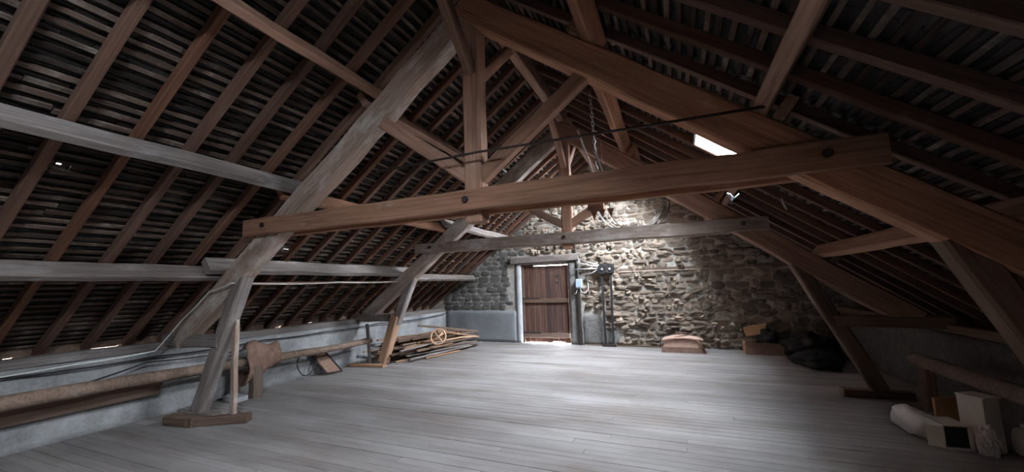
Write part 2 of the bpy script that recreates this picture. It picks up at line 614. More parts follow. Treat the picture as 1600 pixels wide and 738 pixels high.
knee_wall('wall_left', XL, -1, 'low limewashed side wall under the left eaves', .85, 'lime')
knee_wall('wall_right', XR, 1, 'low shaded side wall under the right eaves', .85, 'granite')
SLITS = [(1.87, 1.96), (2.58, 2.88), (4.25, 4.33), (5.06, 5.40), (5.74, 5.92)]
parts = []
yy_ = YB - .5
for a, b_ in SLITS + [(YG + .05, 0)]:
    parts.append(box_vf(XL - .56, XL - .46, yy_, a, .845, 1.12))
    if b_:
        parts.append(box_vf(XL - .56, XL - .46, a, b_, .955, 1.12))
        parts.append(box_vf(XL - .56, XL - .46, a, b_, .845, .918))
    yy_ = b_
struct(obj('trim_2', *join_vf(parts), 'oak_dark'), 'dark eaves boarding on top of the left wall with bright slits', 'trim')
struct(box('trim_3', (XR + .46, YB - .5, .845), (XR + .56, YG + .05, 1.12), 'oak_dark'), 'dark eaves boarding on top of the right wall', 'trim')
p = beam('wall_plate', (XL - .12, -.4, .905), (XL - .12, YG - .02, .905), .16, .11, 'oak_grey', None, seg=.5, jit=.008)
tag(p, 'long grey timber plate lying on top of the left limewashed wall', 'beam')
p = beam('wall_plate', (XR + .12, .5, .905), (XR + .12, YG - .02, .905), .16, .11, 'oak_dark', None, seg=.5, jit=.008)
tag(p, 'long dark timber plate lying on top of the shaded right wall', 'beam')

# ---------------------------------------------------------------- gable walls
DX0, DX1, DZ = -4.03, -2.66, 2.14
def zr(x, n=.18):
    return Z0 - .75 * abs(x - XC) + n * 1.25
def gable(nm, y0, y1, mat, door):
    P = [(XL - .5, -.05)]
    if door:
        P += [(DX0, -.05), (DX0, DZ), (DX1, DZ), (DX1, -.05)]
    P += [(XR + .5, -.05), (XR + .5, zr(XR + .5)), (XC, zr(XC)), (XL - .5, zr(XL - .5))]
    n = len(P)
    V = [(x, y0, z) for x, z in P] + [(x, y1, z) for x, z in P]
    Fc = [tuple(range(n)), tuple(range(2 * n - 1, n - 1, -1))] + [(i, (i + 1) % n + 0, (i + 1) % n + n, i + n)[::-1] for i in range(n)]
    return obj(nm, V, Fc, mat)
wall_b = struct(gable('wall_back', YG, YG + .5, 'mortar', True), 'tall rubble stone gable wall with the plank door', 'wall')
struct(gable('wall_front_unseen', YB - .5, YB, 'oak_dark', False), 'unseen near end wall of the attic, given dark boards to cut bounced light', 'wall')  # out of view; dark boarding chosen to reduce bounced light

# unit stones
def unit_stone(seed, nx=5, nzz=4):
    V, Fc = [], []
    for j in range(nzz):
        for i in range(nx):
            a, c_ = i / (nx - 1) * 2 - 1, j / (nzz - 1) * 2 - 1
            edge = max(abs(a), abs(c_))
            r = noise.noise(Vector((a * 1.3 + seed * 7, c_ * 1.3, seed)))
            r2 = noise.noise(Vector((a * 3.1, c_ * 3.1 + seed * 5, seed)))
            d = 1.0 if edge < .9 else .35
            if abs(a) > .9 and abs(c_) > .9:
                a *= .86
                c_ *= .84
                d = .15
            d *= 1 + 1.1 * r + .7 * r2
            V.append((a * .5 * (1 + .16 * r2), -min(1.5, max(.05, d)), c_ * .5 * (1 + .24 * r)))
    for j in range(nzz - 1):
        for i in range(nx - 1):
            a = j * nx + i
            Fc.append((a, a + 1, a + nx + 1, a + nx))
    rim = [i for i in range(nx)] + [j * nx + nx - 1 for j in range(1, nzz)] + [(nzz - 1) * nx + i for i in range(nx - 2, -1, -1)] + [j * nx for j in range(nzz - 2, 0, -1)]
    base = len(V)
    for r in rim:
        V.append((V[r][0] * 1.0, .5, V[r][2] * 1.0))
    for k_ in range(len(rim)):
        a, b_ = rim[k_], rim[(k_ + 1) % len(rim)]
        Fc.append((b_, a, base + k_, base + (k_ + 1) % len(rim)))
    return V, Fc
USTONE = [unit_stone(s_ + .37) for s_ in range(14)]
UMESH = []
for mt_ in ('stone', 'granite'):
    for V, Fc in USTONE:
        me = bpy.data.meshes.new('stone')
        me.from_pydata(V, [], Fc)
        me.materials.append(M[mt_])
        UMESH.append(me)
cand = []
z = .02
while z < 4.9:
    h = random.uniform(.085, .165)
    x = XL + random.uniform(-.1, .05)
    while x < XR:
        left = x < DX0
        w = random.uniform(.20, .38) if left else random.choice((random.uniform(.10, .2), random.uniform(.18, .40)))
        xm = x + w / 2
        zm = z + h / 2 + (0 if left else .045 * noise.noise(Vector((x * 1.3, z * .6, 5))) + random.uniform(-.018, .018))
        ok = zm < zr(xm, .0) + .13
        if left and zm < .9 and xm + w / 2 > XL + .0:
            ok = False                                   # cement render
        if DX0 - .2 < xm + w / 2 and xm - w / 2 < DX1 + .02 and zm < 2.40:
            ok = False                                   # door, jambs, lintel
        if DX1 <= xm < -2.28 and zm < 2.3:
            ok = False
        if DX1 <= xm < -1.55 + .25 * math.sin(z * 9) and zm < .78 + .1 * math.sin(x * 11):
            ok = False
        if -1.4 < xm and 1.84 < zm < 1.93:
            ok = False                                   # timber band let into the wall
        if (xm + 1.21) ** 2 + (zm - 2.98) ** 2 < .011:
            ok = False                                   # putlog hole
        if ok:
            big = w * h * (1.6 if -3 < xm < 1.2 else 1.0) * (1.3 if zm < 3.4 else .6)
            cand.append((big, xm, zm, w * random.uniform(.93, 1.03), h * (random.uniform(.93, 1.05) if left else random.uniform(.75, 1.25)), left))
            if not left and random.random() < .35:
                cand.append((0, xm + w * random.uniform(-.5, .5), zm + h * .55, random.uniform(.05, .11), random.uniform(.03, .06), False))
        x += w + random.uniform(.006, .02)
    z += h + random.uniform(.004, .014)
cand.sort(reverse=True)
rest, rest_l = [], []
for i, (_, xm, zm, w, h, left) in enumerate(cand):
    k_ = random.randrange(14)
    dep = random.uniform(.008, .02) if left else random.uniform(.015, .075)
    rot = random.uniform(-.04, .04) if left else random.gauss(0, .16)
    mw = Matrix.Translation((xm, YG - .002, zm)) @ Matrix.Rotation(rot, 4, 'Y') @ Matrix.Diagonal((w, dep, h, 1)) @ Matrix.Diagonal((random.choice((-1, 1)), 1, 1, 1))
    if mw.determinant() < 0:
        mw = mw @ Matrix.Diagonal((-1, 1, 1, 1))
    if i < 298:
        o = bpy.data.objects.new('stone', UMESH[k_ + (14 if left else 0)])
        col.objects.link(o)
        o.parent = wall_b
        o.matrix_world = mw
    else:
        (rest_l if left else rest).append(([mw @ Vector(p) for p in USTONE[k_][0]], USTONE[k_][1]))
for nm_, r_, mt_ in (('stone_rubble', rest, 'stone'), ('coursed_stones', rest_l, 'granite')):
    if r_:
        so = obj(nm_, *join_vf(r_), mt_, wall_b)
        so['kind'] = 'stuff'

def relief(name, x0, x1, z0, z1, dep, mat, parent, wob=.0, res=.09):
    nx, n2 = max(2, int((x1 - x0) / res)), max(2, int((z1 - z0) / res))
    V, Fc = [], []
    for j in range(n2 + 1):
        for i in range(nx + 1):
            x, z = x0 + (x1 - x0) * i / nx, z0 + (z1 - z0) * j / n2
            if i == nx:
                x += wob * noise.noise(Vector((1.7, z * 4, 3)))
            if j == n2:
                z += wob * noise.noise(Vector((x * 4, 9, 3)))
            d = dep + .010 * noise.noise(Vector((x * 2, z * 2, 7))) + .006 * noise.noise(Vector((x * 8, z * 8, 1)))
            e = .35 if (i in (0, nx) or j == n2) else 1
            V.append((x, YG - d * e, z))
    for j in range(n2):
        for i in range(nx):
            a = j * (nx + 1) + i
            Fc.append((a, a + 1, a + nx + 2, a + nx + 1))
    rim = list(range(nx + 1)) + [j * (nx + 1) + nx for j in range(1, n2 + 1)] + [n2 * (nx + 1) + i for i in range(nx - 1, -1, -1)] + [j * (nx + 1) for j in range(n2 - 1, 0, -1)]
    b0 = len(V)
    V += [(V[r][0], YG + .02, V[r][2]) for r in rim]
    for k_ in range(len(rim)):
        k2 = (k_ + 1) % len(rim)
        Fc.append((rim[k2], rim[k_], b0 + k_, b0 + k2))
    return obj(name, V, Fc, mat, parent, True)
relief('cement_render', XL + .02, -4.18, 0, .88, .035, 'render', wall_b, .03)
relief('lime_jamb', -4.2, DX0 + .01, 0, 2.18, .045, 'limewhite', wall_b, .0)
relief('cement_jamb', DX1 - .005, -2.30, 0, 2.2, .035, 'patch', wall_b, .04)
relief('cement_patch', -2.34, -1.45, 0, .80, .03, 'patch', wall_b, .14)
box('timber_band', (-1.42, YG - .02, 1.865), (2.6, YG + .02, 1.925), 'oak_dark', wall_b)
relief('ledge', -1.42, 2.4, 1.825, 1.86, .035, 'stone', wall_b, .03, .05)
relief('cavity_shade', -1.30, -1.12, 2.94, 3.02, .004, 'black', wall_b, .02, .04)  # black patch on the wall, painting the shade inside a small hole
beam('lintel', (-4.30, YG + .02, 2.255), (-2.36, YG + .02, 2.295), .22, .19, 'oak_grey', wall_b, seg=.35, jit=.008)
beam('skirting_board', (-2.25, YG - .045, .015), (-.42, YG - .045, .015), .05, .03, 'oak_dark', wall_b)

# door
door = struct(obj('door_1', *join_vf([box_vf(DX0 + .0, DX0 + .07, YG + .02, YG + .14, 0, DZ), box_vf(DX1 - .02, DX1, YG + .02, YG + .14, 0, DZ), box_vf(DX0, DX1, YG + .02, YG + .14, DZ - .03, DZ)]), 'oak_dark'), 'brown ledged plank door with light leaking round its edges', 'door')
nb, xa, xb = 8, DX0 + .05, DX1 - .032
for i in range(nb):
    a = xa + (xb - xa) * i / nb
    b_ = xa + (xb - xa) * (i + 1) / nb
    zb = .032 + random.uniform(-.028, .026)
    v, f = box_vf(a + .0015, b_ - .0015, YG + .055, YG + .085 + random.uniform(-.003, .003), zb, DZ - .043 + .018 * (i < 2))
    obj('plank', v, f, 'door', door)
beam('ledge', (xa - .01, YG + .035, 1.14), (xb, YG + .035, 1.14), .045, .11, 'oak_dark', door, seg=.5, jit=.003)
beam('ledge', (xa - .01, YG + .035, .20), (xb, YG + .035, .22), .045, .12, 'oak_dark', door, seg=.5, jit=.003)
for zz in (1.14, .21):
    box('hinge_strap', (DX0 + .03, YG + .008, zz + .05), (xa + .5, YG + .016, zz + .085), 'iron', door)
for zz in (1.80, 1.62):
    v, f = tube_vf([(-2.98, YG + .06, zz), (-2.98, YG + .045, zz)], .045, sides=9)
    obj('knot_hole', v, f, 'black', door)

# ---------------------------------------------------------------- trusses
def mx(x):
    return 2 * XC - x
def princ(side, d, off):
    return Vector((XC + side * (d - 0) - side * .6 * off, 0, ZP - .75 * d - .8 * off))
def make_truss(Y, label, strut_d, mats, second):
    T = thing('roof_truss', (XC, Y, 0), label, 'truss', 'timber roof trusses')
    yv = Vector((0, Y, 0))
    kp, ti, pl, pr, st, lg, lgr = mats
    for side, mt in ((-1, pl), (1, pr)):
        beam('principal_rafter', princ(side, -.02, .14) + yv, princ(side, 4.64, .14) + yv, .18, .28, mt, T, up=(side * .6, 0, .8), seg=.35, jit=.009, ch=.1)
    beam('king_post', (XC + .02, Y, 2.20), (XC + .02, Y, 4.62), .17, .19, kp, T, up=(1, 0, 0), seg=.4, jit=.006)
    for k_ in (-1, 1):
        beam('tie_plank', (-4.92, Y + k_ * .128, 2.392), (1.30, Y + k_ * .128, 2.392), .072, .20, ti, T, seg=.4, jit=.006, ch=.08)
    for side in (-1, 1):
        a = Vector((XC + .02 + side * .05, Y, 2.66 - .03))
        zt = ZP - .36 - .75 * strut_d
        b_ = Vector((XC + side * strut_d, Y, zt + .05))
        beam('strut', a, b_, .12, .135, st, T, up=(0, 0, 1), seg=.4, jit=.005, bow=.01)
    for side in (-1, 1):
        fx = (lambda x: x) if side < 0 else mx
        z_b = .10 if not (second and side < 0) else .10
        if second and side < 0:
            beam('leg', (fx(-5.50), Y, .86), (fx(-5.07), Y, 1.82), .16, .17, lg, T, up=(1, 0, 0), seg=.3)
            beam('leg_splice', (fx(-5.80), Y - .03, .07), (fx(-5.47), Y - .03, 1.03), .18, .19, 'oak_new', T, up=(1, 0, 0), seg=.4, jit=.004)
        else:
            beam('leg', (fx(-5.83), Y, z_b), (fx(-5.07), Y, 1.82), .16, .175, lg if side < 0 else lgr, T, up=(1, 0, 0), seg=.3)
        beam('stub_tie', (fx(-6.62), Y - .02, .975), (fx(-5.42), Y - .02, .985), .15, .16, lg if side < 0 else lgr, T, seg=.3)
        if not (second and side < 0):
            beam('sole_piece', (fx(-6.15), Y, .05), (fx(-5.42), Y, .05), .16, .10, lg if side < 0 else lgr, T, seg=.3)
    for s_ in (-1, 1):
        if s_ > 0 or True:
            beam('ridge_brace', (XC + .02, Y + s_ * .07, 3.70), (XC + .02, Y + s_ * .92, 4.50), .10, .12, kp, T, up=(0, -s_, 1), seg=.4, jit=.005)
    for bx, bz in ((-1.75, 2.40), (-4.55, 2.40), (.98, 2.40)):
        v, f = tube_vf([(bx, Y - .185, bz), (bx, Y - .155, bz)], .032, sides=8)
        obj('bolt', v, f, 'iron', T)
    return T
make_truss(Y1, 'nearer timber roof truss with long tie beam and dusty left principal', 1.12, ('oak', 'oak', 'oak_dusty', 'oak', 'oak', 'oak_grey', 'oak_dark'), False)
make_truss(Y2, 'farther timber roof truss in front of the stone gable', 1.25, ('oak', 'oak_dusty', 'oak_dusty', 'oak', 'oak', 'oak_grey', 'oak_dark'), True)

# purlins
def purlin(side, d, y0, y1, a, b_, mat, label, rel=0.0):
    """a along the slope, b_ square to it; d locates the lower upslope edge"""
    c0 = Vector((XC + side * d, 0, ZP - .75 * d))
    c0 += Vector((side * .8, 0, -.6)) * (a / 2) + Vector((side * .6, 0, .8)) * (b_ / 2 + rel)
    o = beam('purlin', c0 + Vector((0, y0, 0)), c0 + Vector((0, y1, 0)), a, b_, mat, None, up=(side * .6, 0, .8), seg=.45, jit=.006, ch=.1)
    return tag(o, label, 'beam', 'purlins carrying the rafters')
purlin(-1, 1.13, YB + .02, 3.42, .075, .185, 'oak', 'upper left purlin running from top edge to the nearer truss')
purlin(-1, 1.24, 3.12, 6.85, .075, .185, 'oak', 'upper left purlin between the two trusses')
purlin(-1, 1.13, 6.55, YG, .075, .185, 'oak_grey', 'upper left purlin between farther truss and gable')
purlin(-1, 2.36, YB + .02, 3.42, .085, .185, 'oak_grey', 'middle left purlin with pale dusty face crossing the near bay')
purlin(-1, 2.47, 3.10, 6.90, .075, .185, 'oak', 'middle left purlin between the two trusses')
purlin(-1, 2.36, 6.50, YG, .08, .185, 'oak_grey', 'middle left purlin between farther truss and gable')
purlin(-1, 3.70, YB + .02, 3.35, .085, .19, 'oak_grey', 'lowest left purlin, grey, in the near bay')
purlin(-1, 3.58, 2.98, 7.05, .10, .20, 'oak_grey', 'lowest left purlin between the two trusses, overlapping its neighbours')
purlin(-1, 3.72, 6.60, YG, .085, .16, 'oak_grey', 'lowest left purlin between farther truss and gable')
purlin(1, 1.12, YB + .02, 3.45, .10, .185, 'oak', 'upper right purlin reaching the nearer truss from above')
purlin(1, 1.02, 3.10, 6.85, .12, .185, 'oak', 'upper right purlin between the two trusses')
purlin(1, 1.13, 6.55, YG, .09, .185, 'oak', 'upper right purlin between farther truss and gable')
purlin(1, 2.34, YB + .02, 3.42, .10, .185, 'oak', 'middle right purlin crossing the dark near bay')
purlin(1, 2.46, 3.15, 6.85, .08, .185, 'oak', 'middle right purlin between the two trusses')
purlin(1, 2.36, 6.55, YG, .08, .185, 'oak', 'middle right purlin between farther truss and gable')
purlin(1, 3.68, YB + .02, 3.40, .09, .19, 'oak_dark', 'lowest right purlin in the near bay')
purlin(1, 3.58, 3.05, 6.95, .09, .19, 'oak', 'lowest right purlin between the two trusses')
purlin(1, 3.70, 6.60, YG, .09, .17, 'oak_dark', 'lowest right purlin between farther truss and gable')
rb = beam('ridge_beam', (XC, YB + .02, 4.66), (XC, YG - .02, 4.66), .13, .22, 'oak', None, seg=.5, jit=.006)
tag(rb, 'long ridge beam under the top of the roof', 'beam')
bt = beam('batten', (-5.42, 3.4, 1.715), (-5.38, 6.55, 1.73), .05, .035, 'oak', None, seg=.6, jit=.004)
tag(bt, 'thin brown batten running under the lowest left purlin between the trusses', 'batten')

# ---------------------------------------------------------------- props: left side
pts = [(-6.12 + .03 * math.sin(y_ * 1.3), y_, .56 + .035 * math.sin(y_ * .8 + .4) - .012 * max(0, y_ - 4)) for y_ in [.2 + .2 * i for i in range(33)]]
tag(tube('log_pole', pts, .085, 'bark', None, sides=10, jit=.10, taper=[1 - .010 * i for i in range(33)]), 'long peeled log pole running along the left wall', 'pole')
tag(beam('plank', (-6.36, .6, .40), (-6.34, 3.05, .42), .04, .20, 'oak_dark', None, up=(.5, 0, 1), seg=.5), 'dark board partly standing in for the shadow under the left log pole', 'plank')  # dark board added where mostly shadow lies below the pole
st = thing('stump_post', (-6.08, 4.15, 0), 'short dark post propping the log pole beside the sackcloth', 'post')
beam('post', (-6.08, 4.15, 0), (-6.10, 4.15, .47), .15, .15, 'oak_dark', st, up=(1, 0, 0), seg=.15, jit=.008)
beam('post_wedge', (-6.17, 4.0, .42), (-6.17, 4.42, .46), .07, .06, 'oak_dark', st)
# sackcloth draped over the pole
V, Fc = [], []
nu, nv = 16, 12
for i in range(nu + 1):
    t = i / nu
    for j in range(nv + 1):
        a = math.radians(-150 + 260 * j / nv)
        y_ = 3.98 + .52 * t
        k_ = .115 + .05 * noise.noise(Vector((t * 5, a * 1.4, 2))) + .06 * max(0, -math.sin(a)) * (1 - t) + .05 * max(0, math.sin(a)) * math.sin(t * 3.1)
        drop = .16 * max(0, -math.sin(a)) * (1 - t) ** 1.5
        V.append((-6.12 + .03 * math.sin(y_ * 1.3) + k_ * math.cos(a), y_ + .04 * noise.noise(Vector((a, t * 3, 8))), .565 + k_ * 1.15 * math.sin(a) - drop + .10 * max(0, math.sin(a)) * (.5 + .5 * math.sin(t * 7))))
for i in range(nu):
    for j in range(nv):
        a = i * (nv + 1) + j
        Fc.append((a, a + 1, a + nv + 2, a + nv + 1))
o = obj('sackcloth', V, Fc, 'sack', None, True)
sm = o.modifiers.new('thickness', 'SOLIDIFY')
sm.thickness = .012
tag(o, 'brown sackcloth thrown over the log pole', 'sack')
# prop beside the nearer truss leg
tag(beam('prop_stick', (-5.22, 3.30, .10), (-5.27, 3.30, 1.60), .055, .075, 'oak_dusty', None, up=(1, 0, 0), seg=.3, bow=.015), 'thin upright prop stick under the nearer truss', 'stick')
tag(beam('floor_timber', (-5.62, 3.02, .05), (-5.04, 3.38, .055), .13, .10, 'oak_dark', None, seg=.2, jit=.008), 'dark offcut timber at the foot of the nearer truss leg', 'timber')
tag(beam('floor_timber', (-5.95, 2.98, .055), (-5.52, 3.05, .055), .15, .10, 'oak_dark', None, seg=.2, jit=.01), 'dark timber block lying beside the foot of the nearer truss', 'timber')
tag(beam('white_stake', (-6.05, 6.55, .0), (-6.12, 6.52, .86), .05, .06, 'oak_grey', None, up=(1, 0, 0), seg=.3), 'pale upright stake beside the farther truss leg', 'stake')
tag(beam('sole_board', (-6.42, 6.40, .03), (-5.62, 6.50, .03), .14, .055, 'oak_new', None, seg=.3), 'orange board on the floor at the farther truss foot', 'board')
# leaning frame
fr = thing('leaning_frame', (-6.40, 5.6, 0), 'small dark rectangular frame leaning on the left wall', 'frame')
cs = [(-6.22, 5.62, .02), (-6.18, 5.92, .02), (-6.42, 5.72, .40), (-6.44, 5.42, .40)]
for a, b_ in zip(cs, cs[1:] + cs[:1]):
    beam('bar', a, b_, .03, .03, 'iron', fr)
obj('mesh_panel', cs + [(x - .008, y_, z_ - .004) for x, y_, z_ in cs], [(0, 1, 2, 3), (7, 6, 5, 4), (0, 4, 5, 1), (1, 5, 6, 2), (2, 6, 7, 3), (3, 7, 4, 0)], 'sack', fr)
tag(tube('cable_loop', ring_pts((-6.33, 5.25, .28), .20, 'X', 20, .08), .010, 'black', None, sides=5, closed=True), 'black cable loop hanging against the left wall', 'cable')
# cables along the wall
def cable(name, pts, r, mat, label):
    P = []
    for (a, b_) in zip(pts, pts[1:]):
        for k_ in range(6):
            t = k_ / 6
            p = Vector(a).lerp(Vector(b_), t)
            p.z -= .16 * (Vector(b_) - Vector(a)).length * t * (1 - t) * .35
            P.append(p)
    P.append(Vector(pts[-1]))
    return tag(tube(name, P, r, mat, None, sides=5), label, 'cable')
cable('wall_cable', [(-6.43, .3, .80), (-6.43, 1.7, .80), (-6.43, 3.0, .79), (-6.43, 4.5, .80), (-6.43, 5.7, .79), (-6.42, 7.2, .80), (-6.42, 10.0, .80)], .011, 'black', 'black cable clipped along the top of the left wall')
cable('white_wall_cable', [(-6.40, .3, .83), (-6.40, 2.3, .84), (-6.30, 2.95, .88), (-6.10, 3.11, 1.25), (-5.55, 3.11, 1.62), (-5.1, 3.11, 1.72), (-5.33, 3.5, 1.72), (-5.33, 5, 1.73), (-5.33, 6.5, 1.74)], .008, 'white_cable', 'thin white cable climbing the nearer truss leg to the lowest purlin')
cable('sagging_cable', [(-6.40, 2.2, .58), (-6.38, 2.9, .74), (-6.38, 4.2, .70)], .009, 'black', 'black cable sagging across the left wall behind the near truss')
tag(box('plaster_lump', (-6.38, 3.86, .0), (-6.05, 4.02, .07), 'limewhite'), 'flat white slab on the floor beside the stump post', 'slab')

# pile of slats
pile_c = Vector((-5.55, 8.05, 0))
for i in range(90):
    lay, slot = i // 9, i % 9
    if slot == 0:
        base_a, base_y = random.gauss(-13, 7), random.uniform(-.12, .12)
    z_ = .024 + lay * .045 + random.uniform(-.002, .002)
    L_ = random.uniform(1.6, 2.5) if i % 4 else random.uniform(.8, 1.3)
    ang = math.radians(90 + base_a + random.gauss(0, 1.0 + lay * .25))
    cx = -5.64 - lay * .012 + (slot - 4) * (.112 - lay * .0035) + random.uniform(-.012, .012)
    cy = 8.12 + base_y + random.uniform(-.32, .28)
    dx, dy = math.cos(ang) * L_ / 2, math.sin(ang) * L_ / 2
    tl = random.uniform(-.006, .006)
    o = beam('slat', (cx - dx, cy - dy, z_ - tl), (cx + dx, cy + dy, z_ + tl), random.uniform(.035, .085), random.uniform(.018, .038), random.choice(('slat', 'slat', 'slat', 'oak_dark', 'oak_grey')), None, seg=.8, jit=.003)
    tag(o, 'dusty wooden slat in the jumbled pile beside the left wall', 'slat', 'slats in the pile by the left wall')
ld_ = thing('slatted_frame', (-5.3, 8.4, .46), 'long slatted frame tilted on top of the slat pile', 'frame')
A, B = Vector((-5.72, 7.75, .70)), Vector((-4.98, 9.35, .40))
off = Vector((.02, .02, -.15))
beam('rail', A, B, .035, .045, 'slat', ld_)
beam('rail', A + off + Vector((.3, .3, 0)), B + off, .035, .045, 'slat', ld_)
for k_ in range(5):
    t = .3 + .17 * k_
    beam('rung', A.lerp(B, t), A.lerp(B, t) + off, .03, .03, 'slat', ld_)
wh = thing('ring_frame', (-5.05, 7.75, .30), 'tan ring with crossed bars lying on the slat pile', 'ring')
wc = Vector((-5.14, 7.72, .46))
def rp(a, r=.17):
    return wc + Vector((.75, .35, 0)).normalized() * r * math.cos(a) + Vector((-.1, .25, .95)).normalized() * r * math.sin(a)
obj('rim', *tube_vf([rp(2 * math.pi * k_ / 24) for k_ in range(24)], .020, sides=6, closed=True), 'tan_metal', wh, True)
for a in (.8, 2.3, 3.6):
    tube('cross_bar', [rp(a), rp(a + math.pi)], .014, 'tan_metal', wh)
tube('shaft', [rp(-.6), rp(-.6) + Vector((.15, .45, .02)), rp(-.6) + Vector((.32, 1.0, -.02))], .016, 'tan_metal', wh)

# ---------------------------------------------------------------- props: gable wall
po = thing('wall_post', (-2.38, YG - .06, 0), 'dark upright post against the gable beside the door', 'post')
beam('post', (-2.37, YG - .075, .0), (-2.385, YG - .075, 1.52),   .07, .075, 'iron', po, up=(1, 0, 0))
tube('conduit', [(-2.40, YG - .06, 1.5), (-2.41, YG - .06, 2.1), (-2.43, YG - .07, 2.66)], .022, 'iron', po)
eb = thing('meter_box', (-2.36, YG - .1, 1.48), 'blue-grey electric box on the gable beside the door', 'box')
v, f = beam_vf(.24, .10, .16, seg=.24, jit=0, ch=.15)
o = obj('case', v, f, 'box_grey')
o.parent = eb
o.matrix_parent_inverse = eb.matrix_world.inverted()
o.matrix_world = frame((-2.35, YG - .12, 1.46), (-2.35, YG - .12, 1.70), (1, 0, 0))
box('lid', (-2.42, YG - .185, 1.49), (-2.28, YG - .17, 1.67), 'box_grey', eb)
tube('lead', [(-2.33, YG - .12, 1.47), (-2.30, YG - .12, 1.36), (-2.20, YG - .11, 1.33), (-2.12, YG - .1, 1.42), (-2.12, YG - .09, 1.60)], .010, 'white_cable', eb)
tube('lead', [(-2.38, YG - .12, 1.47), (-2.44, YG - .12, 1.33), (-2.52, YG - .11, 1.30)], .008, 'white_cable', eb)
tag(tube('iron_rod', [(-2.14, YG - .08, 1.28), (-2.15, YG - .08, 1.80)], .016, 'iron'), 'short iron rod fixed upright on the gable beside the electric box', 'rod')
pd = thing('belt_drive', (-1.62, YG - .1, 0), 'old belt drive with dark pulleys and two hanging belts on the gable', 'machine')
box('bracket', (-1.80, YG - .10, 1.98), (-1.44, YG - .02, 2.06), 'iron', pd)
box('bracket_arm', (-1.64, YG - .22, 1.84), (-1.58, YG - .02, 2.00), 'iron', pd)
for px, rr in ((-1.72, .125), (-1.53, .115)):
    v, f = tube_vf([(px, YG - .20, 1.93), (px, YG - .11, 1.93)], rr, sides=18)
    w_ = obj('pulley', v, f, 'black', pd)
    v, f = tube_vf([(px, YG - .225, 1.93), (px, YG - .205, 1.93)], .03, sides=10)
    obj('hub', v, f, 'steel', w_)
beam('belt', (-1.74, YG - .15, .06), (-1.745, YG - .15, 1.86), .012, .055, 'black', pd, up=(1, 0, 0), seg=.5, jit=.002)
beam('belt', (-1.55, YG - .15, .06), (-1.52, YG - .15, 1.86), .012, .055, 'black', pd, up=(1, 0, 0), seg=.5, jit=.002)
box('belt_foot', (-1.80, YG - .20, .0), (-1.48, YG - .10, .06), 'iron', pd)
tube('weight', [(-1.665, YG - .15, 1.52), (-1.665, YG - .15, 1.36)], .03, 'iron', pd)
for a, b_ in (((-2.36, 2.10), (-1.82, 2.00)), ((-2.48, 1.95), (-1.82, 1.95)), ((-2.3, 2.20), (-1.8, 2.03))):
    tube('rod', [(a[0], YG - .13, a[1]), (b_[0], YG - .13, b_[1])], .018, 'steel', pd)
tube('rod', [(-2.2, YG - .12, 1.80), (-2.0, YG - .12, 1.84), (-1.85, YG - .12, 1.92)], .014, 'steel', pd)
for k_, (cx, cz, r) in enumerate(((-.93, 3.58, .79), (-.88, 3.62, .76), (-.97, 3.66, .80), (-.72, 3.55, .72))):
    tag(tube('metal_hoop', ring_pts((cx, YG - .14 - .02 * k_, cz), r, 'Y', 44, .012, k_), .012, 'hoop' if k_ < 3 else 'iron', None, sides=5, closed=True), 'thin metal hoop hanging on the gable behind the tie beam', 'hoop', 'metal hoops hung on the gable')
tag(box('white_block', (-1.97, YG - .12, 4.68), (-1.69, YG - .01, 4.84), 'limewhite'), 'white block set in the gable close under the ridge', 'block')

# bundle and clutter by the gable
su = thing('old_trunk', (.02, 9.68, 0), 'faded reddish old travelling trunk on the floor by the gable', 'trunk')
def taper_box(x0, x1, y0, y1, z0, z1, k_, ky=None):
    ky = k_ if ky is None else ky
    v = [(x0, y0, z0), (x1, y0, z0), (x1, y1, z0), (x0, y1, z0), (x0 + k_, y0 + ky, z1), (x1 - k_, y0 + ky, z1), (x1 - k_, y1 - ky, z1), (x0 + k_, y1 - ky, z1)]
    return v, [(0, 3, 2, 1), (4, 5, 6, 7), (0, 1, 5, 4), (1, 2, 6, 5), (2, 3, 7, 6), (3, 0, 4, 7)]
obj('base_tray', *taper_box(-.42, .48, 9.50, 9.92, .0, .12, .01), 'trunk_dark', su)
obj('body', *taper_box(-.38, .42, 9.53, 9.90, .12, .27, .02), 'trunk_cloth', su)
V, Fc = [], []
for i in range(13):
    for j in range(7):
        a, c_ = i / 12, j / 6
        z_ = .275 + .17 * (math.sin(math.pi * (.12 + .76 * a)) ** .7 - .45) * (.6 + .4 * math.sin(math.pi * c_)) + .018 * noise.noise(Vector((a * 6, c_ * 4, 1)))
        V.append((-.41 + .86 * a, 9.51 + .40 * c_, z_))
for i in range(12):
    for j in range(6):
        a = i * 7 + j
        Fc.append((a, a + 7, a + 8, a + 1))
lo = obj('lid', V, Fc, 'trunk_cloth', su, True)
sm = lo.modifiers.new('thickness', 'SOLIDIFY')
sm.thickness = .035
tube('strap', [(-.44, 9.50, .10), (-.43, 9.50, .27), (-.36, 9.52, .345), (-.2, 9.55, .395)], .012, 'black', su)
tube('strap', [(.44, 9.49, .08), (.40, 9.49, .20), (.32, 9.50, .27)], .018, 'trunk_dark', su)
beam('strap', (-.12, 9.55, .415), (.12, 9.62, .425), .05, .02, 'trunk_dark', su)

